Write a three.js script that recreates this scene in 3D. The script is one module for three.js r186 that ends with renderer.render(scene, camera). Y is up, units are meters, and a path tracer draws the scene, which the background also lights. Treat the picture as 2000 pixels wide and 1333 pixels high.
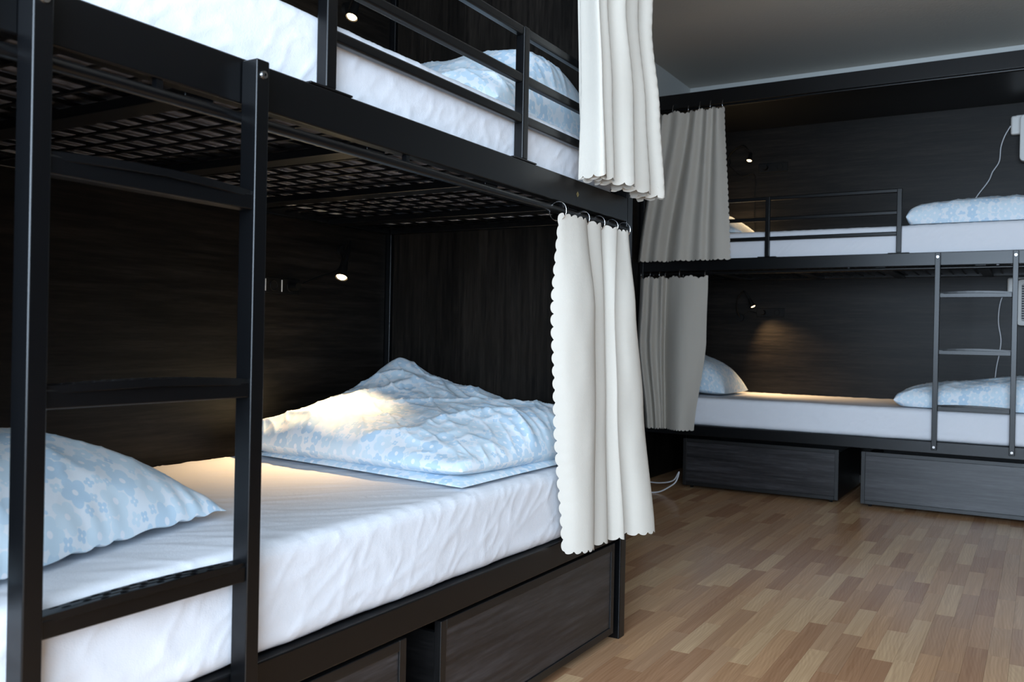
import * as THREE from 'three';
import { RoundedBoxGeometry } from 'three/addons/geometries/RoundedBoxGeometry.js';
import { RectAreaLightUniformsLib } from 'three/addons/lights/RectAreaLightUniformsLib.js';
import { ImprovedNoise } from 'three/addons/math/ImprovedNoise.js';
import { mergeGeometries, mergeVertices } from 'three/addons/utils/BufferGeometryUtils.js';

// ---------------------------------------------------------------- camera, sky, daylight, exposure
const scene = new THREE.Scene();
const R = THREE.MathUtils.degToRad;
const camera = new THREE.PerspectiveCamera(41.96, 2000 / 1333, 0.05, 60);
camera.rotation.order = 'YXZ';
camera.position.set(0, 1.002, 0);
camera.rotation.set(R(-0.1526), R(30.768), R(1.145));
camera.focus = 2.7;
camera.userData.fStop = 6.3;

const renderer = new THREE.WebGLRenderer();
renderer.toneMapping = THREE.LinearToneMapping;
renderer.toneMappingExposure = 1.0;
renderer.shadowMap.enabled = true;

scene.background = new THREE.Color().setRGB(1.5, 1.9, 2.5);       // pale overcast sky outside the window

RectAreaLightUniformsLib.init();
const WIN = { x0: -1.5, x1: 2.1, y0: 0.8, y1: 2.45, z: 1.5 };    // the window wall lies behind the camera
const daylight = new THREE.RectAreaLight(new THREE.Color().setRGB(0.65, 0.815, 1.0), 20, WIN.x1 - WIN.x0, WIN.y1 - WIN.y0);
daylight.name = 'window_daylight';
daylight.position.set((WIN.x0 + WIN.x1) / 2, (WIN.y0 + WIN.y1) / 2, WIN.z - 0.03);
daylight.lookAt(daylight.position.x, daylight.position.y, -10);
scene.add(daylight);

// ---------------------------------------------------------------- helpers
let seed = 20240611;
function rnd() { seed |= 0; seed = seed + 0x6D2B79F5 | 0; let t = Math.imul(seed ^ seed >>> 15, 1 | seed); t = t + Math.imul(t ^ t >>> 7, 61 | t) ^ t; return ((t ^ t >>> 14) >>> 0) / 4294967296; }
const rr = (a, b) => a + (b - a) * rnd();
const perlin = new ImprovedNoise();
const N3 = (x, y, z) => perlin.noise(x + 31.7, y + 17.3, z + 53.1);
const ridge = (x, y, z) => 1 - Math.abs(N3(x, y, z)) * 2.2;
const mix = (a, b, t) => a + (b - a) * t;
const clamp = (x, a, b) => Math.min(b, Math.max(a, x));
const sstep = (a, b, x) => { const t = clamp((x - a) / (b - a), 0, 1); return t * t * (3 - 2 * t); };

const taken = {};
function numbered(n) { const k = taken[n] = (taken[n] ?? -1) + 1; return k ? n + '_' + String(k).padStart(3, '0') : n; }
function thing(name, label, category, pos = [0, 0, 0], turn = 0, group) {
  const o = new THREE.Group(); o.name = numbered(name); scene.add(o);
  o.position.set(...pos); o.rotation.y = turn; o.userData = { label, category };
  if (group) o.userData.group = group;
  return o;
}
function part(name, geo, mat, parent, label) {
  const m = new THREE.Mesh(geo, mat); m.name = name; m.castShadow = m.receiveShadow = true; parent.add(m);
  if (label) m.userData.label = label;
  return m;
}
function sub(name, parent) { const g = new THREE.Group(); g.name = name; parent.add(g); return g; }
function structure(name, label) { const g = new THREE.Group(); g.name = name; g.userData = { kind: 'structure', label, category: name.split('_')[0] }; scene.add(g); return g; }

// uv in metres from position and facing; swap turns the grain
function metreUV(g, swap = false, ou = 0, ov = 0) {
  const p = g.attributes.position, n = g.attributes.normal, uv = new Float32Array(p.count * 2);
  for (let i = 0; i < p.count; i++) {
    const ax = Math.abs(n.getX(i)), ay = Math.abs(n.getY(i)), az = Math.abs(n.getZ(i));
    let u, v;
    if (ax >= ay && ax >= az) { u = p.getZ(i); v = p.getY(i); } else if (ay >= az) { u = p.getX(i); v = p.getZ(i); } else { u = p.getX(i); v = p.getY(i); }
    uv[2 * i] = (swap ? v : u) + ou; uv[2 * i + 1] = (swap ? u : v) + ov;
  }
  g.setAttribute('uv', new THREE.BufferAttribute(uv, 2));
  return g;
}
// box given by its extents, rounded edges
function ext(x0, x1, y0, y1, z0, z1, r = 0.003, swap = false) {
  const w = Math.abs(x1 - x0), h = Math.abs(y1 - y0), d = Math.abs(z1 - z0);
  const g = r > 0 ? new RoundedBoxGeometry(w, h, d, 2, Math.min(r, w / 2.1, h / 2.1, d / 2.1)) : new THREE.BoxGeometry(w, h, d);
  g.translate((x0 + x1) / 2, (y0 + y1) / 2, (z0 + z1) / 2);
  return metreUV(g, swap);
}
function tube(points, r, seg = 40, rad = 8, closed = false) {
  return new THREE.TubeGeometry(new THREE.CatmullRomCurve3(points.map(p => new THREE.Vector3(...p)), closed), seg, r, rad, closed);
}
function rod(a, b, r, rad = 16) {
  const A = new THREE.Vector3(...a), B = new THREE.Vector3(...b), d = B.clone().sub(A);
  const g = new THREE.CylinderGeometry(r, r, d.length(), rad);
  g.applyQuaternion(new THREE.Quaternion().setFromUnitVectors(new THREE.Vector3(0, 1, 0), d.clone().normalize()));
  g.translate(...A.add(B).multiplyScalar(0.5).toArray());
  return g;
}

// ---------------------------------------------------------------- textures
function dataTex(w, h, fn, srgb = true) {
  const d = new Uint8Array(w * h * 4);
  for (let y = 0; y < h; y++) for (let x = 0; x < w; x++) {
    const c = fn(x, y), o = (y * w + x) * 4;
    d[o] = clamp(c[0], 0, 255); d[o + 1] = clamp(c[1], 0, 255); d[o + 2] = clamp(c[2], 0, 255); d[o + 3] = 255;
  }
  const t = new THREE.DataTexture(d, w, h);
  t.wrapS = t.wrapT = THREE.RepeatWrapping; t.magFilter = THREE.LinearFilter; t.minFilter = THREE.LinearMipmapLinearFilter; t.generateMipmaps = true;
  if (srgb) t.colorSpace = THREE.SRGBColorSpace;
  t.needsUpdate = true;
  return t;
}
// periodic value noise (so that repeats have no seams)
function tileNoise(px, py, s) {
  const tab = new Float32Array(px * py); let k = s * 7919 + 13;
  for (let i = 0; i < tab.length; i++) { k = (Math.imul(k, 1103515245) + 12345) >>> 0; tab[i] = ((k >>> 8) & 0xffff) / 65535; }
  return (u, v) => {
    const x = u * px, y = v * py, x0 = Math.floor(x), y0 = Math.floor(y), fx = x - x0, fy = y - y0;
    const sx = fx * fx * (3 - 2 * fx), sy = fy * fy * (3 - 2 * fy);
    const g = (i, j) => tab[((j % py + py) % py) * px + ((i % px + px) % px)];
    return mix(mix(g(x0, y0), g(x0 + 1, y0), sx), mix(g(x0, y0 + 1), g(x0 + 1, y0 + 1), sx), sy);
  };
}
// dark wenge-like laminate, grain along u
const gA = tileNoise(5, 90, 1), gB = tileNoise(12, 240, 2), gC = tileNoise(40, 420, 3), gD = tileNoise(3, 14, 4);
const laminateTex = dataTex(1024, 1024, (x, y) => {
  const u = x / 1024, v = y / 1024;
  const g = 0.35 * gA(u, v) + 0.3 * gB(u, v) + 0.25 * gC(u, v) + 0.35 * gD(u, v);
  const b = 66 + 200 * g;
  return [b, b * 0.985, b * 0.97];
});
laminateTex.repeat.set(0.9, 0.9);
// pale laminate strip grain, along v
const fA = tileNoise(60, 4, 5), fB = tileNoise(170, 10, 6), fC = tileNoise(9, 3, 7);
const oakTex = dataTex(512, 1024, (x, y) => {
  const u = x / 512, v = y / 1024, w = fC(u, v);
  const rings = 0.5 + 0.5 * Math.sin((u * 46 + w * 9) * 6.283);
  const g = 0.4 * fA(u, v) + 0.34 * fB(u, v) + 0.2 * rings;
  return [208 + 44 * g, 200 + 50 * g, 190 + 56 * g];
});
// blue flower print on white cotton
function floral() {
  const S = 1024, c = document.createElement('canvas'); c.width = c.height = S;
  const k = c.getContext('2d');
  k.fillStyle = '#edf2f6'; k.fillRect(0, 0, S, S);
  const spots = [];
  const flower = (cx, cy, r, tone, a0, n) => {
    for (const ox of [-S, 0, S]) for (const oy of [-S, 0, S]) {
      if (cx + ox < -150 || cx + ox > S + 150 || cy + oy < -150 || cy + oy > S + 150) continue;
      k.fillStyle = tone;
      for (let i = 0; i < n; i++) {
        const a = a0 + i * 6.2832 / n;
        k.beginPath(); k.ellipse(cx + ox + Math.cos(a) * r * 0.56, cy + oy + Math.sin(a) * r * 0.56, r * 0.46, r * 0.40, a, 0, 6.2832); k.fill();
      }
      k.beginPath(); k.arc(cx + ox, cy + oy, r * 0.45, 0, 6.2832); k.fill();
      k.fillStyle = '#f4f6fa'; k.beginPath(); k.arc(cx + ox, cy + oy, r * 0.2, 0, 6.2832); k.fill();
    }
  };
  const tones = ['#cfe3f0', '#d6e8f2', '#c7deee', '#dcebf3'];
  for (const [rMin, rMax, tries] of [[62, 78, 500], [38, 50, 900], [18, 28, 1600]])
    for (let i = 0; i < tries; i++) {
      const x = rnd() * S, y = rnd() * S, r = rr(rMin, rMax);
      let ok = true;
      for (const [a, b, q] of spots) { let dx = Math.abs(a - x), dy = Math.abs(b - y); dx = Math.min(dx, S - dx); dy = Math.min(dy, S - dy); if (dx * dx + dy * dy < (q + r) * (q + r) * 0.74) { ok = false; break; } }
      if (!ok) continue;
      spots.push([x, y, r]);
      flower(x, y, r, tones[Math.floor(rnd() * 4)], rnd() * 6, r > 30 ? 5 : 4);
    }
  const t = new THREE.CanvasTexture(c); t.colorSpace = THREE.SRGBColorSpace; t.wrapS = t.wrapT = THREE.RepeatWrapping;
  t.repeat.set(2.1, 2.1);
  return t;
}
const floralTex = floral();
const wv = tileNoise(256, 256, 8), wv2 = tileNoise(40, 40, 9);
const clothBump = dataTex(512, 512, (x, y) => { const u = x / 512, v = y / 512, b = 90 + 90 * wv(u, v) + 60 * wv2(u, v) + 10 * ((x + y) & 1); return [b, b, b]; }, false);
clothBump.repeat.set(4, 4);
const pl = tileNoise(120, 120, 10), pl2 = tileNoise(16, 16, 11);
const plasterBump = dataTex(512, 512, (x, y) => { const u = x / 512, v = y / 512, b = 60 + 120 * pl(u, v) + 70 * pl2(u, v); return [b, b, b]; }, false);

// ---------------------------------------------------------------- materials
const lin = (r, g, b) => new THREE.Color().setRGB(r, g, b);
const mat = (c, rough, o = {}) => new THREE.MeshStandardMaterial({ color: c, roughness: rough, metalness: 0, ...o });
const M = {
  metal: new THREE.MeshPhysicalMaterial({ color: lin(0.0018, 0.002, 0.0025), roughness: 0.32, specularIntensity: 0.75 }),
  castor: new THREE.MeshPhysicalMaterial({ color: lin(0.004, 0.004, 0.004), roughness: 0.55, specularIntensity: 0.4 }),
  laminate: new THREE.MeshPhysicalMaterial({ color: lin(0.0175, 0.0145, 0.012), roughness: 0.42, specularIntensity: 0.4, map: laminateTex }),
  drawerFront: mat(lin(0.046, 0.045, 0.050), 0.33, { map: laminateTex }),
  laminateFrame: mat(lin(0.008, 0.0075, 0.008), 0.42, { map: laminateTex }),
  black: new THREE.MeshPhysicalMaterial({ color: lin(0.003, 0.003, 0.003), roughness: 0.5, specularIntensity: 0.4 }),
  sheet: mat(lin(0.74, 0.745, 0.78), 0.9, { bumpMap: clothBump, bumpScale: 0.0006 }),
  ticking: mat(lin(0.14, 0.138, 0.155), 0.95),
  floral: mat(lin(0.92, 0.93, 0.95), 0.92, { map: floralTex }),
  curtain: mat(lin(0.55, 0.505, 0.44), 0.95, { side: THREE.DoubleSide, bumpMap: clothBump, bumpScale: 0.0006 }),
  chrome: mat(lin(0.75, 0.75, 0.76), 0.18, { metalness: 1 }),
  ceiling: mat(lin(0.54, 0.51, 0.455), 0.95, { bumpMap: plasterBump, bumpScale: 0.001 }),
  wall: mat(lin(0.62, 0.63, 0.61), 0.95, { bumpMap: plasterBump, bumpScale: 0.001 }),
  white: mat(lin(0.72, 0.71, 0.68), 0.45),
  cable: mat(lin(0.75, 0.75, 0.78), 0.5),
  underlay: mat(lin(0.10, 0.07, 0.045), 0.8),
  bulb: mat(lin(1, 0.9, 0.7), 0.4, { emissive: lin(1, 0.72, 0.38), emissiveIntensity: 9 }),
  glass: new THREE.MeshPhysicalMaterial({ color: 0xffffff, roughness: 0.02, transmission: 1, thickness: 0 }),
  brass: mat(lin(0.55, 0.42, 0.16), 0.4, { metalness: 0.6 }),
};
const oakTones = [[0.72, 0.45, 0.26], [0.62, 0.36, 0.20], [0.80, 0.54, 0.32], [0.53, 0.29, 0.16], [0.70, 0.42, 0.235], [0.67, 0.42, 0.25], [0.59, 0.35, 0.205]]
  .map(c => mat(lin(...c), 0.24, { map: oakTex }));

// ---------------------------------------------------------------- the room
const ROOM = { xl: -2.476, xr: 2.9, zf: -6.89, zb: 1.5, h: 3.05, t: 0.12 };
{
  const { xl, xr, zf, zb, h, t } = ROOM;
  const floor = structure('floor', 'pale wood strip laminate floor of the dormitory');
  part('underlay', ext(xl - t, xr + t, -0.15, -0.012, zf - t, zb + t, 0), M.underlay, floor);
  // strips 63 mm wide running away along z; nearest visible ones are single pieces, the rest one joined part
  const SW = 0.0633, lens = [0.34, 0.42, 0.5], geoCache = {};
  const stripGeo = (len, k) => geoCache[len + '|' + k] ??= (() => {
    const g = new THREE.BoxGeometry(SW - 0.0005, 0.012, len - 0.0005); g.translate(0, -0.006, 0);
    metreUV(g, false, k * 0.137, k * 0.291);
    const uv = g.attributes.uv; for (let i = 0; i < uv.count; i++) uv.setXY(i, uv.getX(i) * 2.0, uv.getY(i) * 1.0);
    return g;
  })();
  const rest = oakTones.map(() => []);
  let nPieces = 0;
  for (let c = 0, x = xl + SW / 2; x < xr; x += SW, c++) {
    let z = zb - rr(0, 0.3);
    // close the row at the window wall with a cut piece
    const first = zb - z; if (first > 0.02) { const g = new THREE.BoxGeometry(SW - 0.0005, 0.012, first - 0.0005); metreUV(g); g.translate(x, -0.006, zb - first / 2); rest[c % 7].push(g); }
    while (z > zf) {
      let len = lens[Math.floor(rnd() * 3)]; if (z - len < zf) len = z - zf;
      const tone = Math.floor(rnd() * 7), k = Math.floor(rnd() * 6), zc = z - len / 2;
      const seen = x > -1.24 && zc < -2.3 && zc > -6.0 && x < -0.05 + 0.10 * (-zc - 2.3) && x > zc * 0.41 && len > 0.29 && nPieces < 300;
      if (seen) { const m = part('floor_strip', stripGeo(len, k), oakTones[tone], floor); m.position.set(x, 0, zc); nPieces++; }
      else if (len > 0.004) { const g = new THREE.BoxGeometry(SW - 0.0005, 0.012, len - 0.0005); g.translate(0, -0.006, 0); metreUV(g, false, k * 0.137, k * 0.291); const uv = g.attributes.uv; for (let i = 0; i < uv.count; i++) uv.setX(i, uv.getX(i) * 2); g.translate(x, 0, zc); rest[tone].push(g); }
      z -= len;
    }
  }
  rest.forEach((gs, i) => { if (gs.length) { const m = part('floor_strips', mergeGeometries(gs), oakTones[i], floor); m.userData.kind = 'stuff'; } });

  const single = (name, geo, m, label) => { const o = part(name, geo, m, scene); o.userData = { kind: 'structure', label, category: name.split('_')[0] }; return o; };
  single('ceiling', ext(xl - t, xr + t, h, h + t, zf - t, zb + t, 0), M.ceiling, 'plain grey plaster ceiling over the room');
  single('wall_left', ext(xl - t, xl, 0, h, zf - t, zb + t, 0), M.wall, 'painted wall on the left above the bunks');
  single('wall_front', ext(xl - t, xr + t, 0, h, zf - t, zf, 0), M.wall, 'pale painted far wall showing as strip below ceiling');
  single('wall_right', ext(xr, xr + t, 0, h, zf - t, zb + t, 0), M.laminate, 'dark panelled wall on the right side');
  single('trim_1', ext(xl, xl + 0.02, 0, 2.6, -5.84, -2.82, 0.002), M.laminate, 'dark board on the left wall between the two beds');
  const wb = structure('wall_back', 'wall with the window behind the viewer');
  part('pier', ext(xl, WIN.x0, 0, h, zb, zb + t, 0), M.wall, wb);
  part('pier', ext(WIN.x1, xr, 0, h, zb, zb + t, 0), M.wall, wb);
  part('apron', ext(WIN.x0, WIN.x1, 0, WIN.y0, zb, zb + t, 0), M.wall, wb);
  part('lintel', ext(WIN.x0, WIN.x1, WIN.y1, h, zb, zb + t, 0), M.wall, wb);
  const w = structure('window_1', 'wide white framed window letting daylight in');
  const f = 0.05, mid = (WIN.x0 + WIN.x1) / 2;
  part('frame', mergeGeometries([
    ext(WIN.x0, WIN.x0 + f, WIN.y0, WIN.y1, zb + 0.02, zb + 0.08), ext(WIN.x1 - f, WIN.x1, WIN.y0, WIN.y1, zb + 0.02, zb + 0.08),
    ext(mid - f / 2, mid + f / 2, WIN.y0 + f, WIN.y1 - f, zb + 0.02, zb + 0.08),
    ext(WIN.x0 + f, WIN.x1 - f, WIN.y0, WIN.y0 + f, zb + 0.02, zb + 0.08), ext(WIN.x0 + f, WIN.x1 - f, WIN.y1 - f, WIN.y1, zb + 0.02, zb + 0.08)]), M.white, w);
  part('pane', ext(WIN.x0 + f, mid - f / 2, WIN.y0 + f, WIN.y1 - f, zb + 0.047, zb + 0.053, 0), M.glass, w);
  part('pane', ext(mid + f / 2, WIN.x1 - f, WIN.y0 + f, WIN.y1 - f, zb + 0.047, zb + 0.053, 0), M.glass, w);
  part('sill', ext(WIN.x0 - 0.04, WIN.x1 + 0.04, WIN.y0 - 0.03, WIN.y0, zb - 0.06, zb), M.white, w);
}

// ---------------------------------------------------------------- bunk beds
// local axes: x = dir * a (a runs from the curtained end to the ladder end), z = 0 at the front, negative to the back
function treadGeo(len, depth) {
  const s = new THREE.Shape(), hw = len / 2, bow = 0.011;
  const outline = k => { k.moveTo(-hw, 0); k.lineTo(hw, 0); k.lineTo(hw, depth); k.quadraticCurveTo(0, depth + 2 * bow, -hw, depth); k.closePath(); };
  outline(s);
  for (let r = 0; r < 3; r++) for (let c = 0; c < 10; c++) {
    const x = -hw + 0.028 + (len - 0.056) * (c + (r % 2 ? 0.5 : 0.15)) / 9.65, y = 0.008 + r * 0.0115, front = depth + bow * (1 - (x / hw) ** 2);
    if (y + 0.006 > front || Math.abs(x) > hw - 0.02) continue;
    const p = new THREE.Path(); p.absellipse(x, y, 0.0075, 0.0032, 0, Math.PI * 2, true, 0); s.holes.push(p);
  }
  const plate = new THREE.ExtrudeGeometry(s, { depth: 0.006, bevelEnabled: false, curveSegments: 8 });
  plate.rotateX(Math.PI / 2);
  const pp = plate.attributes.position;   // the pierced plate is slightly arched over its straight bar
  for (let i = 0; i < pp.count; i++) pp.setY(i, pp.getY(i) + 0.0005 + 0.006 * (1 - (pp.getX(i) / hw) ** 2) + (pp.getY(i) > -0.003 ? 0.0055 : 0));
  plate.computeVertexNormals();
  const bar = ext(-hw, hw, -0.026, 0.001, 0.001, depth + 0.002, 0.0025);
  return mergeGeometries([plate, bar].map(g => { const n = g.index ? g.toNonIndexed() : g; n.deleteAttribute('uv'); return n; }));
}
function bunkBed(P) {
  const o = thing('bunk_bed', P.label, 'bunk bed', P.pos, P.turn, 'black steel bunk beds with dark boards');
  const D = P.dir, L = P.L, W = P.W, H = P.H;
  const bx = (a0, a1, y0, y1, z0, z1, r, swap) => ext(D * a0, D * a1, y0, y1, z0, z1, r, swap);
  // corner posts
  for (const [a, z] of [[0, 0], [L - 0.045, 0], [0, -W + 0.045], [L - 0.045, -W + 0.045]])
    part('corner_post', bx(a, a + 0.045, 0, H, z - 0.045, z, 0.004), M.metal, o);
  // boards
  part('end_board', bx(0.008, 0.032, 0.004, H, -W + 0.047, -0.047, 0.002, true), M.laminate, o, 'dark board with upright grain at the curtained end');
  part('end_board', bx(L - 0.032, L - 0.008, 0.06, H, -W + 0.047, -0.047, 0.002, true), M.laminate, o);
  part('back_board', bx(0.047, L - 0.047, 0.06, H, -W, -W + 0.02, 0.002), M.laminate, o, 'dark board with level grain along the wall');
  part('canopy', bx(0, L, H, H + 0.022, -W, 0, 0.003), M.laminateFrame, o);
  part('fascia', bx(0, L, H - 0.045, H + 0.055, 0.001, 0.022, 0.003), M.metal, o);
  // side rails
  part('side_rail', bx(0.046, L - 0.046, P.upT - 0.08, P.upT, -0.03, 0, 0.004), M.metal, o);
  part('side_rail', bx(0.046, L - 0.046, P.upT - 0.08, P.upT, -W + 0.022, -W + 0.05, 0.004), M.metal, o);
  part('side_rail', bx(0.046, L - 0.046, P.loT - 0.07, P.loT, -0.03, 0, 0.004), M.metal, o);
  part('side_rail', bx(0.046, L - 0.046, P.loT - 0.07, P.loT, -W + 0.022, -W + 0.05, 0.004), M.metal, o);
  part('end_rail', bx(0.034, 0.06, P.upT - 0.08, P.upT - 0.01, -W + 0.05, -0.031, 0.004), M.metal, o);
  part('end_rail', bx(L - 0.06, L - 0.034, P.upT - 0.08, P.upT - 0.01, -W + 0.05, -0.031, 0.004), M.metal, o);
  part('lower_platform', bx(0.047, L - 0.047, P.loT - 0.03, P.loT - 0.004, -W + 0.051, -0.032, 0.002), M.laminateFrame, o);
  // cross beams and wire mesh under the upper mattress
  for (const a of P.beams) part('cross_beam', bx(a - 0.03, a + 0.03, P.upT - 0.085, P.upT - 0.066, -W + 0.051, -0.031, 0.003), M.metal, o);
  const ym = P.upT - 0.058, wz = [-0.031, -W + 0.051];
  for (let z = wz[0] - 0.032; z > wz[1]; z -= 0.0735) part('mesh_wire', bx(0.06, L - 0.06, ym - 0.003, ym + 0.003, z - 0.0045, z + 0.0045, 0), M.metal, o);
  for (let a = 0.10; a < L - 0.06; a += 0.0735) part('mesh_wire', bx(a - 0.0045, a + 0.0045, ym - 0.008, ym - 0.0035, wz[1], wz[0], 0), M.metal, o);
  // curtain rods
  part('curtain_rod', rod([D * 0.046, P.rodLo, -0.006], [D * (L - 0.046), P.rodLo, -0.006], 0.0105), M.metal, o);
  part('curtain_rod', rod([D * 0.046, P.rodUp, -0.012], [D * (L - 0.046), P.rodUp, -0.012], 0.0105), M.metal, o);
  for (const y of [P.rodLo, P.rodUp]) for (const a of [0.5, L / 2 + 0.1, L - 0.4])
    part('rod_hook', bx(a - 0.006, a + 0.006, y + 0.008, y === P.rodLo ? P.upT - 0.08 : H, -0.016, -0.004, 0), M.metal, o);
  // guard rail
  const gr = sub('guard_rail', o);
  for (const a of P.guardPosts) {
    part('guard_post', bx(a - 0.0145, a + 0.0145, P.upT + 0.004, P.guardY[2] + 0.012, -0.03, -0.001, 0.004), M.metal, gr);
    part('base_plate', bx(a - 0.06, a + 0.06, P.upT, P.upT + 0.004, -0.031, 0.001, 0.001), M.metal, gr);
  }
  for (const y of P.guardY) part('guard_bar', bx(0.046, Math.max(...P.guardPosts) + (y === P.guardY[2] ? 0.0135 : 0), y - 0.0125, y + 0.0125, -0.027, -0.004, 0.006), M.metal, gr);
  // ladder
  const ld = sub('ladder', o), [s0, s1] = P.stiles;
  for (const a of P.stiles) {
    part('stile', bx(a - 0.0145, a + 0.0145, P.loT - 0.045, P.upT - 0.006, 0.001, 0.039, 0.0028), M.metal, ld);
    for (const y of [P.upT - 0.032, P.loT - 0.028]) {
      const g = new THREE.CylinderGeometry(0.0065, 0.0075, 0.004, 18); g.rotateX(Math.PI / 2); g.translate(D * a, y, 0.041);
      part('bolt', g, M.chrome, ld);
      const k = new THREE.CylinderGeometry(0.0028, 0.0028, 0.001, 6); k.rotateX(Math.PI / 2); k.translate(D * a, y, 0.0434);
      part('bolt_socket', k, M.black, ld);
    }
  }
  const tl = Math.abs(s1 - s0) - 0.029, tg = treadGeo(tl, 0.03);
  for (const y of P.rungs) { const m = part('rung', tg, M.metal, ld); m.position.set(D * (s0 + s1) / 2, y, 0.003); }
  return o;
}
const bunkNear = bunkBed({
  label: 'near black bunk bed on the left with a ladder crossing the foreground', pos: [-1.2, 0, -2.80], turn: Math.PI / 2, dir: -1, L: 2.28, W: 1.046, H: 2.65,
  upT: 1.48, loT: 0.41, beams: [0.385, 0.85, 1.315, 1.78], rodLo: 1.376, rodUp: 2.575, guardPosts: [0.732, 1.49], guardY: [1.592, 1.701, 1.828], stiles: [1.705, 2.097], rungs: [0.602, 0.918, 1.24],
});
{
  const g = new THREE.RingGeometry(0.0055, 0.0085, 4), c = new THREE.RingGeometry(0.002, 0.0035, 12);
  const e = mergeGeometries([g, c]); e.translate(-0.42, 1.437, 0.0012);
  part('emblem', e, M.brass, bunkNear, 'tiny pale diamond emblem on the upper rail');
}
bunkBed({
  label: 'far black bunk bed across the room under the pale wall strip', pos: [-2.468, 0, -5.86], turn: 0, dir: 1, L: 2.64, W: 1.02, H: 2.655,
  upT: 1.57, loT: 0.435, beams: [0.5, 1.05, 1.6, 2.15], rodLo: 1.474, rodUp: 2.607, guardPosts: [0.907, 1.706], guardY: [1.692, 1.82, 1.955], stiles: [1.928, 2.332], rungs: [0.652, 0.985, 1.322],
});

// ---------------------------------------------------------------- storage drawers on castors under the beds
function drawer(label, pos, turn, w, y0, y1, depth) {
  const o = thing('storage_drawer', label, 'drawer', pos, turn, 'roll-out drawers under the beds');
  const b = 0.024, hw = w / 2;
  part('front_panel', ext(-hw + b, hw - b, y0 + b, y1 - b, -0.016, -0.004, 0.0012), M.drawerFront, o, 'dark laminate panel with level grain');
  for (const s of [-1, 1]) part('front_frame', ext(s * hw, s * (hw - b), y0, y1, -0.02, 0, 0.002, true), M.laminateFrame, o);
  part('front_frame', ext(-hw + b, hw - b, y1 - b, y1, -0.02, 0, 0.002), M.laminateFrame, o);
  part('front_frame', ext(-hw + b, hw - b, y0, y0 + b, -0.02, 0, 0.002), M.laminateFrame, o);
  for (const s of [-1, 1]) part('side', ext(s * (hw - 0.004), s * (hw - 0.02), y0, y1 - 0.03, -depth, -0.02, 0.002), M.laminateFrame, o);
  part('back', ext(-hw + 0.02, hw - 0.02, y0, y1 - 0.03, -depth, -depth + 0.016, 0.002), M.laminateFrame, o);
  part('bottom', ext(-hw + 0.02, hw - 0.02, y0, y0 + 0.01, -depth + 0.016, -0.021, 0), M.laminateFrame, o);
  for (const s of [-1, 1]) for (const z of [-0.05, -depth + 0.05]) {
    const c = new THREE.CylinderGeometry(y0 / 2 - 0.001, y0 / 2 - 0.001, 0.018, 16); c.rotateZ(Math.PI / 2); c.translate(s * (hw - 0.05), y0 / 2, z);
    part('castor', c, M.castor, o);
  }
}
drawer('dark drawer below the near bed closest to the lower curtain', [-1.205, 0, -2.2215], Math.PI / 2, 0.995, 0.03, 0.33, 0.8);
drawer('dark drawer below the near bed cut off by the bottom edge', [-1.205, 0, -1.094], Math.PI / 2, 0.995, 0.03, 0.33, 0.8);
drawer('bluish dark drawer at the curtained end of the far bed', [-1.596, 0, -5.868], 0, 1.022, 0.022, 0.342, 0.8);
drawer('bluish dark drawer below the ladder of the far bed', [-0.441, 0, -5.868], 0, 1.022, 0.02, 0.345, 0.8);

// ---------------------------------------------------------------- mattresses in white fitted sheets
function roundBody(w, h, d, r, nx, ny, nz, disp) {
  const g = new THREE.BoxGeometry(w, h, d, nx, ny, nz), p = g.attributes.position;
  const v = new THREE.Vector3(), c = new THREE.Vector3(), n = new THREE.Vector3();
  for (let i = 0; i < p.count; i++) {
    v.fromBufferAttribute(p, i);
    c.set(clamp(v.x, -w / 2 + r, w / 2 - r), clamp(v.y, -h / 2 + r, h / 2 - r), clamp(v.z, -d / 2 + r, d / 2 - r));
    n.copy(v).sub(c);
    if (n.lengthSq() > 1e-12) { n.normalize(); v.copy(c).addScaledVector(n, r); }
    const q = disp(v, n); v.addScaledVector(n, q);
    p.setXYZ(i, v.x, v.y, v.z);
  }
  const uv = metreUV(g).attributes.uv;
  g.deleteAttribute('normal');
  const m = mergeVertices(g, 1e-5); m.computeVertexNormals();
  return m;
}
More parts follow.
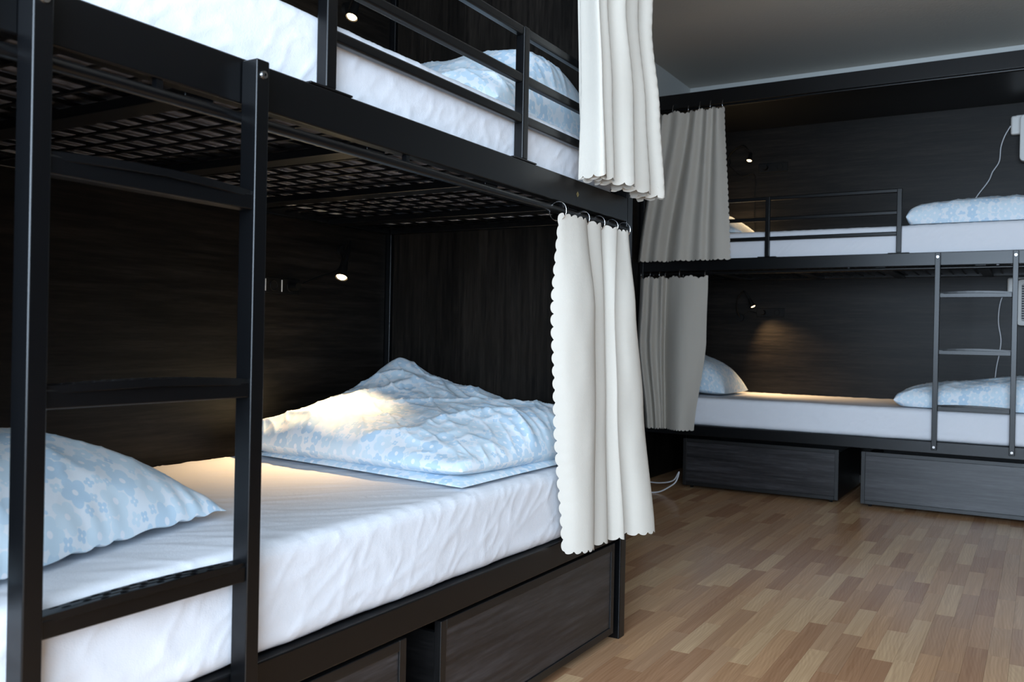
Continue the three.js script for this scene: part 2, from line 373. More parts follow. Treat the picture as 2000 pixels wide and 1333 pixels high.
// local x along the bed, z out of it (front at +)
function mattress(label, pos, turn, len, wid, h, k) {
  const o = thing('mattress', label, 'mattress', pos, turn, 'mattresses in white fitted sheets');
  part('ticking', ext(-len / 2 + 0.035, len / 2 - 0.035, 0.001, 0.03, -wid / 2 + 0.035, wid / 2 - 0.035, 0.006), M.ticking, o, 'grey underside of the mattress');
  const g = roundBody(len, h, wid, 0.032, Math.round(len / 0.0085), Math.round(h / 0.009), Math.round(wid / 0.0095), (v, n) => {
    const side = Math.abs(n.z), top = Math.max(0, n.y);
    let q = 0;
    // slanting creases on the sides, finer pulled ones on the top
    const w1 = ridge(v.x * 4 + v.y * 11, v.y * 5 - v.x * 6, k + 4.1);
    q += side * (0.0016 * Math.pow(clamp(w1, 0, 1), 7) + 0.003 * N3(v.x * 2 + k, v.y * 4, 2.2) + 0.0016 * Math.pow(clamp(ridge(v.x * 5 + v.y * 9, v.y * 14 - v.x * 15, k + 9), 0, 1), 4));
    const a = v.x * 0.75 + v.z * 0.66, b = v.z * 0.75 - v.x * 0.66;
    q += top * (0.0018 * Math.pow(clamp(ridge(a * 3, b * 21 + 1.5 * N3(a * 2, b * 2, k), k + 1), 0, 1), 4) + 0.003 * N3(v.x * 2.4, v.z * 2.4, k + 5) + 0.0012 * N3(a * 7, b * 38, k + 2));
    // the tucked lower edge wavers
    if (v.y < -h / 2 + 0.05 && side > 0.2) q += 0.005 * N3(v.x * 6, k, 1.7);
    return q;
  });
  // open underneath where the ticking shows: drop the triangles of the base
  const idx = g.index.array, p = g.attributes.position, keep = [];
  for (let i = 0; i < idx.length; i += 3) {
    const cx = (p.getX(idx[i]) + p.getX(idx[i + 1]) + p.getX(idx[i + 2])) / 3, cz = (p.getZ(idx[i]) + p.getZ(idx[i + 1]) + p.getZ(idx[i + 2])) / 3, cy = (p.getY(idx[i]) + p.getY(idx[i + 1]) + p.getY(idx[i + 2])) / 3;
    if (cy < -h / 2 + 0.004 && Math.abs(cx) < len / 2 - 0.06 && Math.abs(cz) < wid / 2 - 0.06) continue;
    keep.push(idx[i], idx[i + 1], idx[i + 2]);
  }
  g.setIndex(keep);
  g.translate(0, h / 2, 0);
  part('fitted_sheet', g, M.sheet, o, 'white cotton fitted sheet');
  return o;
}
mattress('white sheeted mattress on the lower bunk of the near bed', [-1.7, 0.411, -1.66], Math.PI / 2, 2.16, 0.985, 0.205, 1.3);
mattress('white sheeted mattress on the upper bunk of the near bed', [-1.715, 1.43, -1.66], Math.PI / 2, 2.13, 0.955, 0.21, 7.7);
mattress('white sheeted mattress on the lower bunk of the far bed', [-1.15, 0.436, -6.35], 0, 2.5, 0.955, 0.19, 12.4);
mattress('white sheeted mattress on the upper bunk of the far bed', [-1.15, 1.52, -6.36], 0, 2.49, 0.93, 0.225, 21.9);

// ---------------------------------------------------------------- pillows and duvets
// quad of four corners (x, z) in order, padded above and below its seam
function pad({ c, base, H, p = 3, q = 0.5, n = 90, wr = () => 0, seam = 0.02, under = 0.4, pinch = 0.05, tilt = () => 0 }) {
  const W1 = Math.hypot(c[1][0] - c[0][0], c[1][1] - c[0][1]), W2 = Math.hypot(c[3][0] - c[0][0], c[3][1] - c[0][1]);
  const make = up => {
    const pos = [], uv = [], idx = [];
    for (let j = 0; j <= n; j++) for (let i = 0; i <= n; i++) {
      // denser towards the rim
      const s = Math.sin((i / n - 0.5) * Math.PI), t = Math.sin((j / n - 0.5) * Math.PI);
      const s2 = s * (1 - pinch * (1 - t * t)), t2 = t * (1 - pinch * (1 - s * s));
      const u = (s2 + 1) / 2, v = (t2 + 1) / 2;
      const x = mix(mix(c[0][0], c[1][0], u), mix(c[3][0], c[2][0], u), v), z = mix(mix(c[0][1], c[1][1], u), mix(c[3][1], c[2][1], u), v);
      const T = Math.pow(Math.max(0, 1 - Math.pow(Math.abs(s), p)), q) * Math.pow(Math.max(0, 1 - Math.pow(Math.abs(t), p)), q);
      const h = H(s, t), y0 = base + seam + tilt(s, t);
      let y = up ? y0 + h * T + wr(x, z, s, t) * Math.min(1, T * 1.6) : Math.max(base, y0 - h * under * T);
      pos.push(x, y, z); uv.push(u * W1, v * W2);
    }
    for (let j = 0; j < n; j++) for (let i = 0; i < n; i++) {
      const a = j * (n + 1) + i, b = a + 1, d = a + n + 1, e = d + 1;
      if (up) idx.push(a, d, b, b, d, e); else idx.push(a, b, d, b, e, d);
    }
    // print follows the cloth: uv by length along the surface from its middle
    const at = (i, j, k) => pos[3 * (j * (n + 1) + i) + k], dist = (i, j, i2, j2) => Math.hypot(at(i, j, 0) - at(i2, j2, 0), 0.8 * (at(i, j, 1) - at(i2, j2, 1)), at(i, j, 2) - at(i2, j2, 2)), m = n >> 1;
    for (let j = 0; j <= n; j++) { let a = 0; for (let i = m; i <= n; i++) { if (i > m) a += dist(i, j, i - 1, j); uv[2 * (j * (n + 1) + i)] = a; } a = 0; for (let i = m - 1; i >= 0; i--) { a += dist(i, j, i + 1, j); uv[2 * (j * (n + 1) + i)] = -a; } }
    for (let i = 0; i <= n; i++) { let a = 0; for (let j = m; j <= n; j++) { if (j > m) a += dist(i, j, i, j - 1); uv[2 * (j * (n + 1) + i) + 1] = a; } a = 0; for (let j = m - 1; j >= 0; j--) { a += dist(i, j, i, j + 1); uv[2 * (j * (n + 1) + i) + 1] = -a; } }
    const g = new THREE.BufferGeometry();
    g.setAttribute('position', new THREE.Float32BufferAttribute(pos, 3)); g.setAttribute('uv', new THREE.Float32BufferAttribute(uv, 2)); g.setIndex(idx); g.computeVertexNormals();
    return g;
  };
  return mergeGeometries([make(true), make(false)]);
}
const crease = (k, amp, f = 1) => (x, z) => {
  const wx = x + 0.05 * N3(x * 5, z * 5, k), wz = z + 0.05 * N3(x * 5, z * 5, k + 9);
  return amp * (1.25 * N3(wx * 2.6 * f, wz * 2.6 * f, k) + 0.75 * Math.pow(clamp(ridge(wx * 3.2 * f + wz * 2, wz * 3.0 * f - wx, k + 3), 0, 1), 3) + 0.30 * Math.pow(clamp(ridge(wx * 5 * f, wz * 11 * f - wx * 5, k + 5), 0, 1), 5) + 0.22 * Math.pow(clamp(ridge(wx * 6 * f + wz * 3, wz * 15 * f - wx * 11, k + 11), 0, 1), 4) + 0.2 * N3(wx * 9 * f, wz * 12 * f, k + 8) + 0.10 * N3(wx * 19 * f, wz * 30 * f, k + 7));
};
const soft = (name, label, category, geos, group) => {
  const m = part(numbered(name), geos.length > 1 ? mergeGeometries(geos) : geos[0], M.floral, scene);
  m.userData = { label, category, group };
  return m;
};
const PIL = 'flower print pillows', DUV = 'folded flower print duvets';
soft('pillow', 'blue flower print pillow behind the ladder on the near lower bunk', 'pillow', [
  pad({ c: [[-1.45, -1.29], [-1.26, -0.62], [-1.78, -0.50], [-1.99, -1.17]], base: 0.62, H: (s, t) => 0.175 * (1 + 0.12 * t), p: 2.3, q: 0.55, seam: 0.016, under: 0.1, pinch: 0.06, n: 120, tilt: (s, t) => 0.003 * Math.sin(s * 31 + 2 * Math.sin(s * 9)) * sstep(0.8, 1, Math.abs(t)) + 0.003 * Math.sin(t * 27) * sstep(0.8, 1, Math.abs(s)), wr: crease(2.2, 0.008) })], PIL);
const dv1 = crease(5.5, 0.02);
soft('duvet', 'crumpled blue flower print duvet beside the lower curtain of the near bed', 'duvet', [
  pad({ c: [[-2.17, -1.96], [-1.245, -1.86], [-1.235, -2.735], [-2.16, -2.735]], base: 0.634, p: 6, q: 0.5, seam: 0.03, under: 0.5, pinch: 0.02, n: 170,
    H: (s, t) => 0.12 + 0.035 * t + 0.10 * sstep(-0.3, 1, -s) * sstep(-0.5, 1, t) - 0.02 * s + 0.085 * Math.exp(-((s + 0.86) ** 2 + (t - 0.8) ** 2) / 0.11), wr: dv1 }),
  pad({ c: [[-2.10, -1.97], [-1.235, -1.845], [-1.235, -2.7], [-2.1, -2.7]], base: 0.617, p: 8, q: 0.5, seam: 0.010, under: 0.3, pinch: 0.015, n: 60, H: () => 0.016, wr: crease(3, 0.003) })], DUV);
soft('duvet', 'rumpled blue flower print duvet heaped behind the near guard rail', 'duvet', [
  pad({ c: [[-2.12, -1.95], [-1.31, -2.10], [-1.30, -2.735], [-2.12, -2.735]], base: 1.645, p: 5, q: 0.5, seam: 0.03, under: 0.5, pinch: 0.03, n: 130,
    H: (s, t) => 0.11 + 0.16 * sstep(-0.6, 0.4, t) , wr: crease(11.5, 0.022) })], DUV);
soft('duvet', 'blue flower print duvet on the far lower bunk behind the ladder', 'duvet', [
  pad({ c: [[-0.80, -6.70], [-0.78, -5.92], [0.10, -5.92], [0.10, -6.70]].map(a => a), base: 0.632, p: 7, q: 0.45, seam: 0.04, under: 0.9, pinch: 0.02, n: 110, H: (s, t) => 0.12 + 0.05 * t, wr: crease(17.1, 0.016) })], DUV);
soft('duvet', 'blue flower print duvet on the far upper bunk beside the guard rail', 'duvet', [
  pad({ c: [[-0.74, -6.70], [-0.73, -5.92], [0.10, -5.92], [0.10, -6.70]], base: 1.752, p: 8, q: 0.45, seam: 0.045, under: 0.9, pinch: 0.015, n: 110, H: (s, t) => 0.105 + 0.005 * t, wr: crease(23.1, 0.014) })], DUV);
soft('pillow', 'blue flower print pillow beside the curtain on the far lower bunk', 'pillow', [
  pad({ c: [[-2.42, -6.02], [-1.88, -6.05], [-1.88, -6.62], [-2.42, -6.66]], base: 0.632, H: (s, t) => 0.215 - 0.07 * s, p: 4, q: 0.5, seam: 0.02, under: 0.2, n: 70, tilt: (s) => 0.07 * (1 - s) / 2, wr: crease(31, 0.006) })], PIL);
soft('pillow', 'lamplit flower print pillow on the far upper bunk', 'pillow', [
  pad({ c: [[-2.40, -6.10], [-1.80, -6.12], [-1.80, -6.72], [-2.40, -6.72]], base: 1.752, H: (s, t) => 0.17 - 0.05 * s, p: 2.4, q: 0.55, seam: 0.02, under: 0.2, n: 70, tilt: (s) => 0.06 * (1 - s) / 2, wr: crease(37, 0.006) })], PIL);

// ---------------------------------------------------------------- curtains with scalloped edges, hung on rings
function catmull(pts, n) {
  // even samples per leg of the polyline, then rounded off, so that folds hang as soft rolls
  const legs = pts.length - 1, out = [];
  for (let i = 0; i <= n; i++) { const f = i / n * legs, a = Math.min(legs - 1, Math.floor(f)), t = f - a; out.push([mix(pts[a][0], pts[a + 1][0], t), mix(pts[a][1], pts[a + 1][1], t)]); }
  const passes = Math.round(Math.pow(n / legs, 2) * 0.42);
  for (let k = 0; k < passes; k++) { const o = out.map(p => p.slice()); for (let i = 1; i < n; i++) for (const q of [0, 1]) out[i][q] = 0.25 * o[i - 1][q] + 0.5 * o[i][q] + 0.25 * o[i + 1][q]; }
  return out;
}
// scallop depth at length a along an edge: round tabs
const scallop = (a, pitch, r) => { const f = ((a / pitch) % 1 + 1) % 1 * 2 - 1; return r * (1 - Math.sqrt(Math.max(0, 1 - f * f * 0.96))); };
function curtain(label, sections, { cols, rows, pitch, depth, rodY, rodAt, rings, topSag = 0, left = true, right = true, k = 0 }) {
  const o = thing('curtain', label, 'curtain', [0, 0, 0], 0, 'cream curtains with scalloped edges');
  const cs = sections.map(s => ({ y: s.y, c: catmull(s.p, cols) }));
  const acc = [0]; { const m = cs[Math.floor(cs.length / 2)].c; for (let i = 1; i <= cols; i++) acc.push(acc[i - 1] + Math.hypot(m[i][0] - m[i - 1][0], m[i][1] - m[i - 1][1])); }
  const total = acc[cols], yT = cs[0].y, yB = cs[cs.length - 1].y, pos = [], uv = [], idx = [];
  const at = (fi, y) => {
    let q = 0; while (q < cs.length - 2 && y < cs[q + 1].y) q++;
    const t = clamp((cs[q].y - y) / (cs[q].y - cs[q + 1].y), 0, 1), ts = t * t * (3 - 2 * t) * 0.5 + t * 0.5;
    const i = Math.min(cols - 1, Math.floor(fi)), f = fi - i;
    const A = cs[q].c, B = cs[q + 1].c;
    return [mix(mix(A[i][0], A[i + 1][0], f), mix(B[i][0], B[i + 1][0], f), ts), mix(mix(A[i][1], A[i + 1][1], f), mix(B[i][1], B[i + 1][1], f), ts)];
  };
  for (let j = 0; j <= rows; j++) for (let i = 0; i <= cols; i++) {
    const tj = j / rows, yt = yT - scallop(acc[i], pitch, depth) - topSag * Math.pow(Math.sin(acc[i] / total * Math.PI * (rings - 1)), 2), yb = yB + scallop(acc[i], pitch, depth);
    const y = mix(yt, yb, tj), down = yT - y;
    const inL = left ? scallop(down, pitch, depth) : 0, inR = right ? scallop(down, pitch, depth) : 0;
    const len = inL + (acc[i] / total) * (total - inL - inR);
    let lo = Math.min(i, cols - 1); while (lo > 0 && acc[lo] > len) lo--; while (lo < cols - 1 && acc[lo + 1] < len) lo++;
    const fi = lo + (len - acc[lo]) / Math.max(1e-6, acc[lo + 1] - acc[lo]);
    const [x, z] = at(fi, y), w = 0.004 * N3(acc[i] * 6, y * 2.5, k) + 0.002 * N3(acc[i] * 16, y * 6, k + 4);
    pos.push(x + w, y, z + w); uv.push(len, y);
  }
  for (let j = 0; j < rows; j++) for (let i = 0; i < cols; i++) { const a = j * (cols + 1) + i; idx.push(a, a + cols + 1, a + 1, a + 1, a + cols + 1, a + cols + 2); }
  const g = new THREE.BufferGeometry();
  g.setAttribute('position', new THREE.Float32BufferAttribute(pos, 3)); g.setAttribute('uv', new THREE.Float32BufferAttribute(uv, 2)); g.setIndex(idx); g.computeVertexNormals();
  part('cloth', g, M.curtain, o);
  // rings over the rod, through eyelets in the cloth
  for (let r = 0; r < rings; r++) {
    const fi = cols * clamp((r + 0.12) / (rings - 0.76), 0.02, 0.98), [x, z] = at(fi, yT - 0.02);
    const along = rodAt.axis === 'z' ? [rodAt.c, rodY, z] : [x, rodY, rodAt.c];
    const a = new THREE.Vector3(...along).add(new THREE.Vector3(0, 0.013, 0)), b = new THREE.Vector3(x, yT - 0.016, z), mid = a.clone().add(b).multiplyScalar(0.5), rad = a.distanceTo(b) / 2;
    const t = new THREE.TorusGeometry(rad, 0.0013, 6, 26);
    const dir = b.clone().sub(a).normalize(), rodDir = rodAt.axis === 'z' ? new THREE.Vector3(0, 0, 1) : new THREE.Vector3(1, 0, 0);
    const nz = rodDir.clone().sub(dir.clone().multiplyScalar(rodDir.dot(dir))).normalize(), ny = dir, nx = ny.clone().cross(nz);
    t.applyMatrix4(new THREE.Matrix4().makeBasis(nx, ny, nz)); t.translate(mid.x, mid.y, mid.z);
    part('ring', t, M.chrome, o);
  }
  return o;
}
const CUR = {
  nearLowTop: [[-1.182,-2.226],[-1.169,-2.244],[-1.16,-2.293],[-1.154,-2.345],[-1.164,-2.375],[-1.176,-2.401],[-1.195,-2.407],[-1.179,-2.417],[-1.167,-2.444],[-1.161,-2.473],[-1.171,-2.49],[-1.18,-2.516],[-1.195,-2.522],[-1.173,-2.53],[-1.158,-2.553],[-1.151,-2.577],[-1.161,-2.591],[-1.175,-2.617],[-1.195,-2.623],[-1.179,-2.632],[-1.167,-2.656],[-1.161,-2.681],[-1.171,-2.696],[-1.18,-2.708],[-1.185,-2.712]],
  nearLowMid: [[-1.187,-2.2],[-1.153,-2.222],[-1.13,-2.281],[-1.121,-2.345],[-1.131,-2.381],[-1.156,-2.407],[-1.187,-2.413],[-1.164,-2.421],[-1.148,-2.444],[-1.141,-2.467],[-1.151,-2.481],[-1.166,-2.49],[-1.187,-2.492],[-1.156,-2.495],[-1.135,-2.503],[-1.126,-2.511],[-1.136,-2.516],[-1.159,-2.542],[-1.187,-2.548],[-1.15,-2.563],[-1.125,-2.603],[-1.116,-2.646],[-1.126,-2.67],[-1.154,-2.682],[-1.177,-2.686]],
  nearLowLow: [[-1.187,-2.228],[-1.15,-2.247],[-1.125,-2.3],[-1.116,-2.356],[-1.126,-2.388],[-1.15,-2.414],[-1.18,-2.42],[-1.158,-2.429],[-1.143,-2.452],[-1.136,-2.478],[-1.146,-2.492],[-1.16,-2.5],[-1.18,-2.502],[-1.147,-2.505],[-1.125,-2.512],[-1.116,-2.52],[-1.126,-2.524],[-1.15,-2.55],[-1.18,-2.556],[-1.136,-2.574],[-1.106,-2.623],[-1.096,-2.676],[-1.106,-2.706],[-1.14,-2.718],[-1.17,-2.722]],
  nearLowBot: [[-1.178,-2.279],[-1.143,-2.291],[-1.12,-2.326],[-1.111,-2.362],[-1.121,-2.383],[-1.145,-2.409],[-1.175,-2.415],[-1.147,-2.425],[-1.129,-2.451],[-1.121,-2.479],[-1.131,-2.495],[-1.15,-2.512],[-1.175,-2.516],[-1.134,-2.522],[-1.106,-2.537],[-1.096,-2.553],[-1.106,-2.562],[-1.138,-2.588],[-1.175,-2.594],[-1.112,-2.61],[-1.069,-2.653],[-1.056,-2.7],[-1.066,-2.726],[-1.118,-2.738],[-1.165,-2.742]],
  nearUpTop: [[-1.185,-2.326],[-1.138,-2.321],[-1.107,-2.308],[-1.096,-2.293],[-1.106,-2.285],[-1.143,-2.308],[-1.185,-2.313],[-1.141,-2.32],[-1.111,-2.34],[-1.101,-2.361],[-1.111,-2.373],[-1.145,-2.399],[-1.185,-2.405],[-1.133,-2.413],[-1.098,-2.436],[-1.086,-2.459],[-1.096,-2.473],[-1.138,-2.499],[-1.185,-2.505],[-1.138,-2.515],[-1.107,-2.544],[-1.096,-2.575],[-1.106,-2.592],[-1.143,-2.615],[-1.185,-2.621],[-1.133,-2.628],[-1.098,-2.648],[-1.086,-2.67],[-1.096,-2.682],[-1.138,-2.694],[-1.175,-2.698]],
  nearUpMid: [[-1.185,-2.347],[-1.133,-2.341],[-1.098,-2.324],[-1.086,-2.306],[-1.096,-2.296],[-1.139,-2.322],[-1.187,-2.328],[-1.136,-2.337],[-1.102,-2.36],[-1.091,-2.385],[-1.101,-2.399],[-1.141,-2.425],[-1.187,-2.431],[-1.128,-2.443],[-1.089,-2.475],[-1.076,-2.509],[-1.086,-2.529],[-1.134,-2.555],[-1.187,-2.561],[-1.134,-2.571],[-1.098,-2.598],[-1.086,-2.627],[-1.096,-2.644],[-1.139,-2.668],[-1.187,-2.674],[-1.128,-2.682],[-1.089,-2.703],[-1.076,-2.725],[-1.086,-2.738],[-1.134,-2.75],[-1.177,-2.754]],
  nearUpBot: [[-1.185,-2.384],[-1.125,-2.372],[-1.084,-2.341],[-1.071,-2.307],[-1.081,-2.288],[-1.132,-2.314],[-1.19,-2.32],[-1.129,-2.329],[-1.089,-2.353],[-1.076,-2.379],[-1.086,-2.394],[-1.135,-2.42],[-1.19,-2.426],[-1.121,-2.436],[-1.075,-2.465],[-1.061,-2.495],[-1.071,-2.512],[-1.127,-2.538],[-1.19,-2.544],[-1.127,-2.559],[-1.084,-2.598],[-1.071,-2.641],[-1.081,-2.665],[-1.132,-2.688],[-1.19,-2.694],[-1.121,-2.702],[-1.075,-2.722],[-1.061,-2.744],[-1.071,-2.756],[-1.127,-2.768],[-1.18,-2.772]],
  farUpTop: [[-2.311, -5.83], [-2.258, -5.74], [-2.236, -5.845], [-2.147, -5.74], [-2.107, -5.83], [-2.095, -5.845], [-2.021, -5.74], [-2.002, -5.845], [-1.946, -5.74], [-1.937, -5.845], [-1.886, -5.74], [-1.85, -5.83]],
  farUpBot: [[-2.453, -5.83], [-2.393, -5.72], [-2.388, -5.85], [-2.284, -5.72], [-2.259, -5.84], [-2.244, -5.85], [-2.111, -5.7], [-2.081, -5.85], [-1.967, -5.72], [-1.965, -5.85], [-1.869, -5.72], [-1.78, -5.8]],
  farLowTop: [[-2.436, -5.85], [-2.385, -5.79], [-2.379, -5.86], [-2.317, -5.79], [-2.31, -5.86], [-2.257, -5.79], [-2.257, -5.86], [-2.25, -5.87], [-2.205, -5.83], [-2.094, -5.79], [-2.007, -5.8], [-1.949, -5.85]],
  farLowMid: [[-2.453, -5.85], [-2.39, -5.74], [-2.384, -5.86], [-2.318, -5.74], [-2.315, -5.86], [-2.258, -5.79], [-2.266, -5.87], [-2.262, -5.88], [-2.217, -5.83], [-2.113, -5.74], [-2.008, -5.78], [-1.95, -5.84]],
  farLowBot: [[-2.378, -5.84], [-2.316, -5.73], [-2.317, -5.845], [-2.259, -5.73], [-2.264, -5.84], [-2.23, -5.78], [-2.238, -5.845], [-2.23, -5.848], [-2.181, -5.79], [-2.119, -5.74], [-2.064, -5.74], [-2.02, -5.83]],
};
curtain('cream scalloped curtain gathered at the near lower bunk, hanging to drawer height', [{ y: 1.362, p: CUR.nearLowTop }, { y: 1.10, p: CUR.nearLowMid }, { y: 0.80, p: CUR.nearLowLow }, { y: 0.385, p: CUR.nearLowBot }],
  { cols: 330, rows: 210, pitch: 0.036, depth: 0.013, rodY: 1.376, rodAt: { axis: 'z', c: -1.206 }, rings: 5, k: 3 });
curtain('cream scalloped curtain at the near upper bunk reaching above the picture', [{ y: 2.55, p: CUR.nearUpTop }, { y: 2.0, p: CUR.nearUpTop }, { y: 1.75, p: CUR.nearUpMid }, { y: 1.468, p: CUR.nearUpBot }],
  { cols: 460, rows: 90, pitch: 0.036, depth: 0.013, rodY: 2.575, rodAt: { axis: 'z', c: -1.212 }, rings: 7, k: 8, left: false });
curtain('greyish cream scalloped curtain at the far upper bunk', [{ y: 2.585, p: CUR.farUpTop }, { y: 1.552, p: CUR.farUpBot }],
  { cols: 260, rows: 150, pitch: 0.04, depth: 0.014, rodY: 2.607, rodAt: { axis: 'x', c: -5.872 }, rings: 6, k: 13, topSag: 0.02 });
curtain('greyish cream scalloped curtain at the far lower bunk', [{ y: 1.458, p: CUR.farLowTop }, { y: 1.0, p: CUR.farLowMid }, { y: 0.40, p: CUR.farLowBot }],
  { cols: 240, rows: 60, pitch: 0.04, depth: 0.014, rodY: 1.474, rodAt: { axis: 'x', c: -5.866 }, rings: 6, k: 19, topSag: 0.015, left: false, right: false });

// ---------------------------------------------------------------- reading lamps
function readingLamp(label, base, neck, head, aim, cord, power, cone, normal) {
  const o = thing('reading_lamp', label, 'lamp', base, 0, 'gooseneck reading lamps');
  const rel = p => [p[0] - base[0], p[1] - base[1], p[2] - base[2]];
  const plate = new THREE.CylinderGeometry(0.028, 0.03, 0.014, 24);
  plate.applyQuaternion(new THREE.Quaternion().setFromUnitVectors(new THREE.Vector3(0, 1, 0), new THREE.Vector3(...normal)));
  part('wall_base', plate, M.black, o);
  const d = new THREE.Vector3(...aim).sub(new THREE.Vector3(...head)).normalize();
  const hv = new THREE.Vector3(...rel(head)), tail = hv.clone().addScaledVector(d, -0.055);
  part('gooseneck', tube([[0, 0, 0], ...neck.map(rel), tail.toArray()], 0.0045, 50), M.black, o);
  const shade = new THREE.LatheGeometry([[0.0045, -0.058], [0.011, -0.055], [0.013, -0.03], [0.0185, 0.0], [0.0215, 0.010], [0.0205, 0.010], [0.0175, 0.0], [0.012, -0.025], [0.001, -0.028]].map(a => new THREE.Vector2(...a)), 28);
  const qd = new THREE.Quaternion().setFromUnitVectors(new THREE.Vector3(0, 1, 0), d);
  shade.applyQuaternion(qd); shade.translate(hv.x, hv.y, hv.z);
  part('lamp_head', shade, M.black, o);
  const bulb = new THREE.SphereGeometry(0.0178, 20, 14); bulb.scale(1, 0.55, 1); bulb.applyQuaternion(qd); bulb.translate(hv.x + d.x * 0.004, hv.y + d.y * 0.004, hv.z + d.z * 0.004);
  part('bulb', bulb, M.bulb, o, 'glowing warm bulb');
  if (cord) part('power_cord', tube(cord.map(rel), 0.0028, 50, 6), M.black, o);
  const l = new THREE.SpotLight(new THREE.Color().setRGB(1, 0.66, 0.33), power, 4, cone, 1, 2);
  l.position.copy(hv).addScaledVector(d, 0.02); l.castShadow = true; l.name = 'lamp_light';
  const tg = new THREE.Object3D(); tg.name = 'lamp_aim'; tg.position.copy(hv).addScaledVector(d, 1); o.add(l, tg); l.target = tg;
}
const XB = -2.226, ZB = -6.86;
readingLamp('lit black reading lamp over the near lower bunk', [XB + 0.007, 1.31, -2.50], [[-2.17, 1.34, -2.47], [-2.10, 1.33, -2.40], [-2.06, 1.27, -2.34]], [-2.05, 1.206, -2.304], [-1.96, 0.78, -2.07],
  [[-2.21, 1.30, -2.49], [-2.19, 1.24, -2.44], [-2.2, 1.21, -2.36], [-2.205, 1.18, -2.28]], 4.0, 0.66, [1, 0, 0]);
readingLamp('lit black reading lamp over the near upper bunk', [XB + 0.007, 2.20, -2.50], [[-2.17, 2.23, -2.47], [-2.10, 2.22, -2.42], [-2.06, 2.16, -2.36]], [-2.05, 2.099, -2.331], [-2.04, 1.60, -2.1], null, 3, 0.8, [1, 0, 0]);
readingLamp('lit black reading lamp over the far lower bunk', [-2.02, 1.20, ZB + 0.007], [[-2.03, 1.26, -6.80], [-2.01, 1.36, -6.76], [-1.96, 1.40, -6.74]], [-1.893, 1.291, -6.74], [-1.56, 0.64, -6.74],
  [[-2.0, 1.21, -6.85], [-1.95, 1.25, -6.845], [-1.89, 1.24, -6.842]], 3.2, 0.85, [0, 0, 1]);
readingLamp('lit black reading lamp over the far upper bunk', [-2.15, 2.42, ZB + 0.007], [[-2.10, 2.48, -6.80], [-2.0, 2.52, -6.76], [-1.95, 2.48, -6.74]], [-1.94, 2.402, -6.74], [-2.0, 1.8, -6.55],
  [[-2.14, 2.40, -6.85], [-2.02, 2.30, -6.845], [-1.93, 2.31, -6.842], [-1.925, 2.1, -6.842], [-1.92, 1.95, -6.842], [-1.90, 1.78, -6.842]], 3.2, 0.8, [0, 0, 1]);

// ---------------------------------------------------------------- socket strips
function outlet(label, pos, turn, w, h, plugged) {
  const o = thing('power_outlet', label, 'socket', pos, turn, 'black socket strips beside the reading lamps');
  part('plate', ext(-w / 2, w / 2, -h / 2, h / 2, 0, 0.012, 0.003), M.black, o);
  for (const s of [-1, 1]) {
    const ring = new THREE.TorusGeometry(h * 0.30, 0.0025, 8, 26); ring.translate(s * w * 0.24, 0, 0.0125); part('socket_rim', ring, M.black, o);
    const hole = new THREE.CylinderGeometry(h * 0.28, h * 0.28, 0.001, 24); hole.rotateX(Math.PI / 2); hole.translate(s * w * 0.24, 0, 0.0124); part('socket', hole, M.castor, o);
  }
  if (w < 0.2) for (const k of [-0.47, -0.02]) part('indicator', ext(k * w - 0.002, k * w + 0.002, -0.02, 0.02, 0.0125, 0.0142, 0), M.white, o, 'pale upright strip');
  if (plugged) {
    const g = new THREE.CylinderGeometry(h * 0.24, h * 0.27, 0.034, 20); g.rotateX(Math.PI / 2); g.translate(plugged * w * 0.24, 0, 0.0305); part('plug', g, M.black, o);
  }
}
outlet('black socket strip under the lamp of the near lower bunk', [XB + 0.001, 1.165, -2.19], Math.PI / 2, 0.165, 0.055, 1);
outlet('black socket strip beside the lamp of the far lower bunk', [-1.787, 1.24, ZB + 0.001], 0, 0.21, 0.066, -1);
outlet('black socket strip beside the lamp of the far upper bunk', [-1.79, 2.35, ZB + 0.001], 0, 0.22, 0.07, -1);

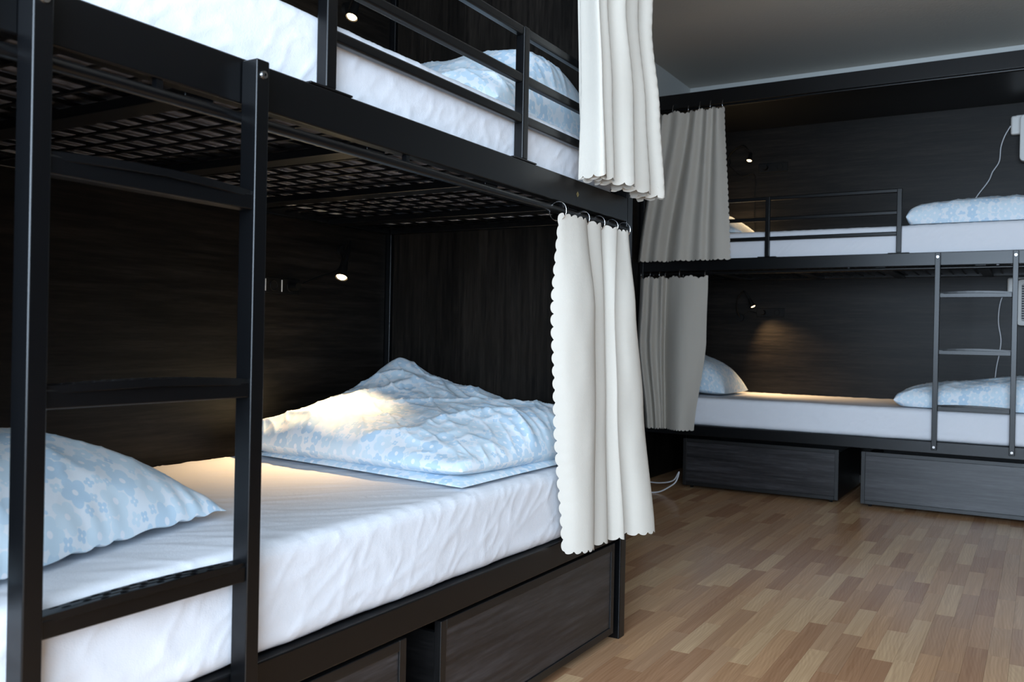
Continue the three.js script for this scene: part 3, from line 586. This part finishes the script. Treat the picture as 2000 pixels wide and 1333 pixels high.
// ---------------------------------------------------------------- white wall fans
function wallFan(label, pos, tilt, cord) {
  const o = thing('wall_fan', label, 'fan', pos, 0, 'small white wall fans');
  part('bracket', ext(-0.205, -0.13, 0.02, 0.145, -0.055, 0.0, 0.014), M.white, o);
  part('arm', ext(-0.18, 0.16, 0.12, 0.147, -0.05, 0.0, 0.01), M.white, o);
  const s = new THREE.Shape(), w = 0.15, r = 0.03;
  const rr4 = (k, a, q) => { k.moveTo(-a + q, -a); k.lineTo(a - q, -a); k.quadraticCurveTo(a, -a, a, -a + q); k.lineTo(a, a - q); k.quadraticCurveTo(a, a, a - q, a); k.lineTo(-a + q, a); k.quadraticCurveTo(-a, a, -a, a - q); k.lineTo(-a, -a + q); k.quadraticCurveTo(-a, -a, -a + q, -a); };
  rr4(s, w, r); const h = new THREE.Path(); rr4(h, w - 0.022, 0.02); s.holes.push(h);
  const fg = new THREE.ExtrudeGeometry(s, { depth: 0.05, bevelEnabled: true, bevelThickness: 0.004, bevelSize: 0.004, bevelSegments: 2, curveSegments: 8 });
  fg.translate(0, 0, -0.03);
  const hs = sub('housing', o); hs.position.set(0.005, -0.02, 0.04); hs.rotation.set(tilt, 0, 0);
  part('frame', fg, M.white, hs);
  part('back_cover', ext(-w + 0.02, w - 0.02, -w + 0.02, w - 0.02, -0.04, -0.03, 0.004), M.ticking, hs);
  for (let k = 0; k < 15; k++) { const y = -w + 0.034 + k * (2 * w - 0.068) / 14; part('slat', ext(-w + 0.02, w - 0.02, y - 0.0022, y + 0.0022, 0.008, 0.014, 0), M.white, hs); }
  part('cord', tube(cord.map(p => [p[0] - pos[0], p[1] - pos[1], p[2] - pos[2]]), 0.0032, 60, 6), M.cable, o);
}
wallFan('white wall fan on the board above the far upper duvet', [0.0, 2.41, -6.79], 0.0, [[-0.207, 2.494, -6.82], [-0.241, 2.429, -6.825], [-0.261, 2.362, -6.83], [-0.271, 2.26, -6.83], [-0.309, 2.194, -6.83], [-0.327, 2.144, -6.83], [-0.398, 2.038, -6.83], [-0.46, 1.93, -6.83], [-0.47, 1.80, -6.83]]);
wallFan('white wall fan on the board behind the far ladder', [0.0, 1.33, -6.79], 0.25, [[-0.2, 1.385, -6.82], [-0.233, 1.348, -6.82], [-0.25, 1.28, -6.83], [-0.254, 1.177, -6.83], [-0.237, 1.057, -6.83], [-0.244, 0.971, -6.83], [-0.26, 0.874, -6.83], [-0.27, 0.75, -6.83]]);

// ---------------------------------------------------------------- loose white cable by the far bed
{
  const c = part('cable', tube([[-2.44, 0.09, -5.70], [-2.30, 0.055, -5.66], [-2.16, 0.06, -5.62], [-2.07, 0.09, -5.60], [-2.03, 0.15, -5.585], [-2.045, 0.085, -5.57], [-2.09, 0.045, -5.56], [-2.16, 0.008, -5.55], [-2.28, 0.005, -5.50], [-2.42, 0.005, -5.40]], 0.0042, 90, 8), M.cable, scene);
  c.userData = { label: 'loose white cable looping over the floor beside the far drawers', category: 'cable' };
}

renderer.render(scene, camera);
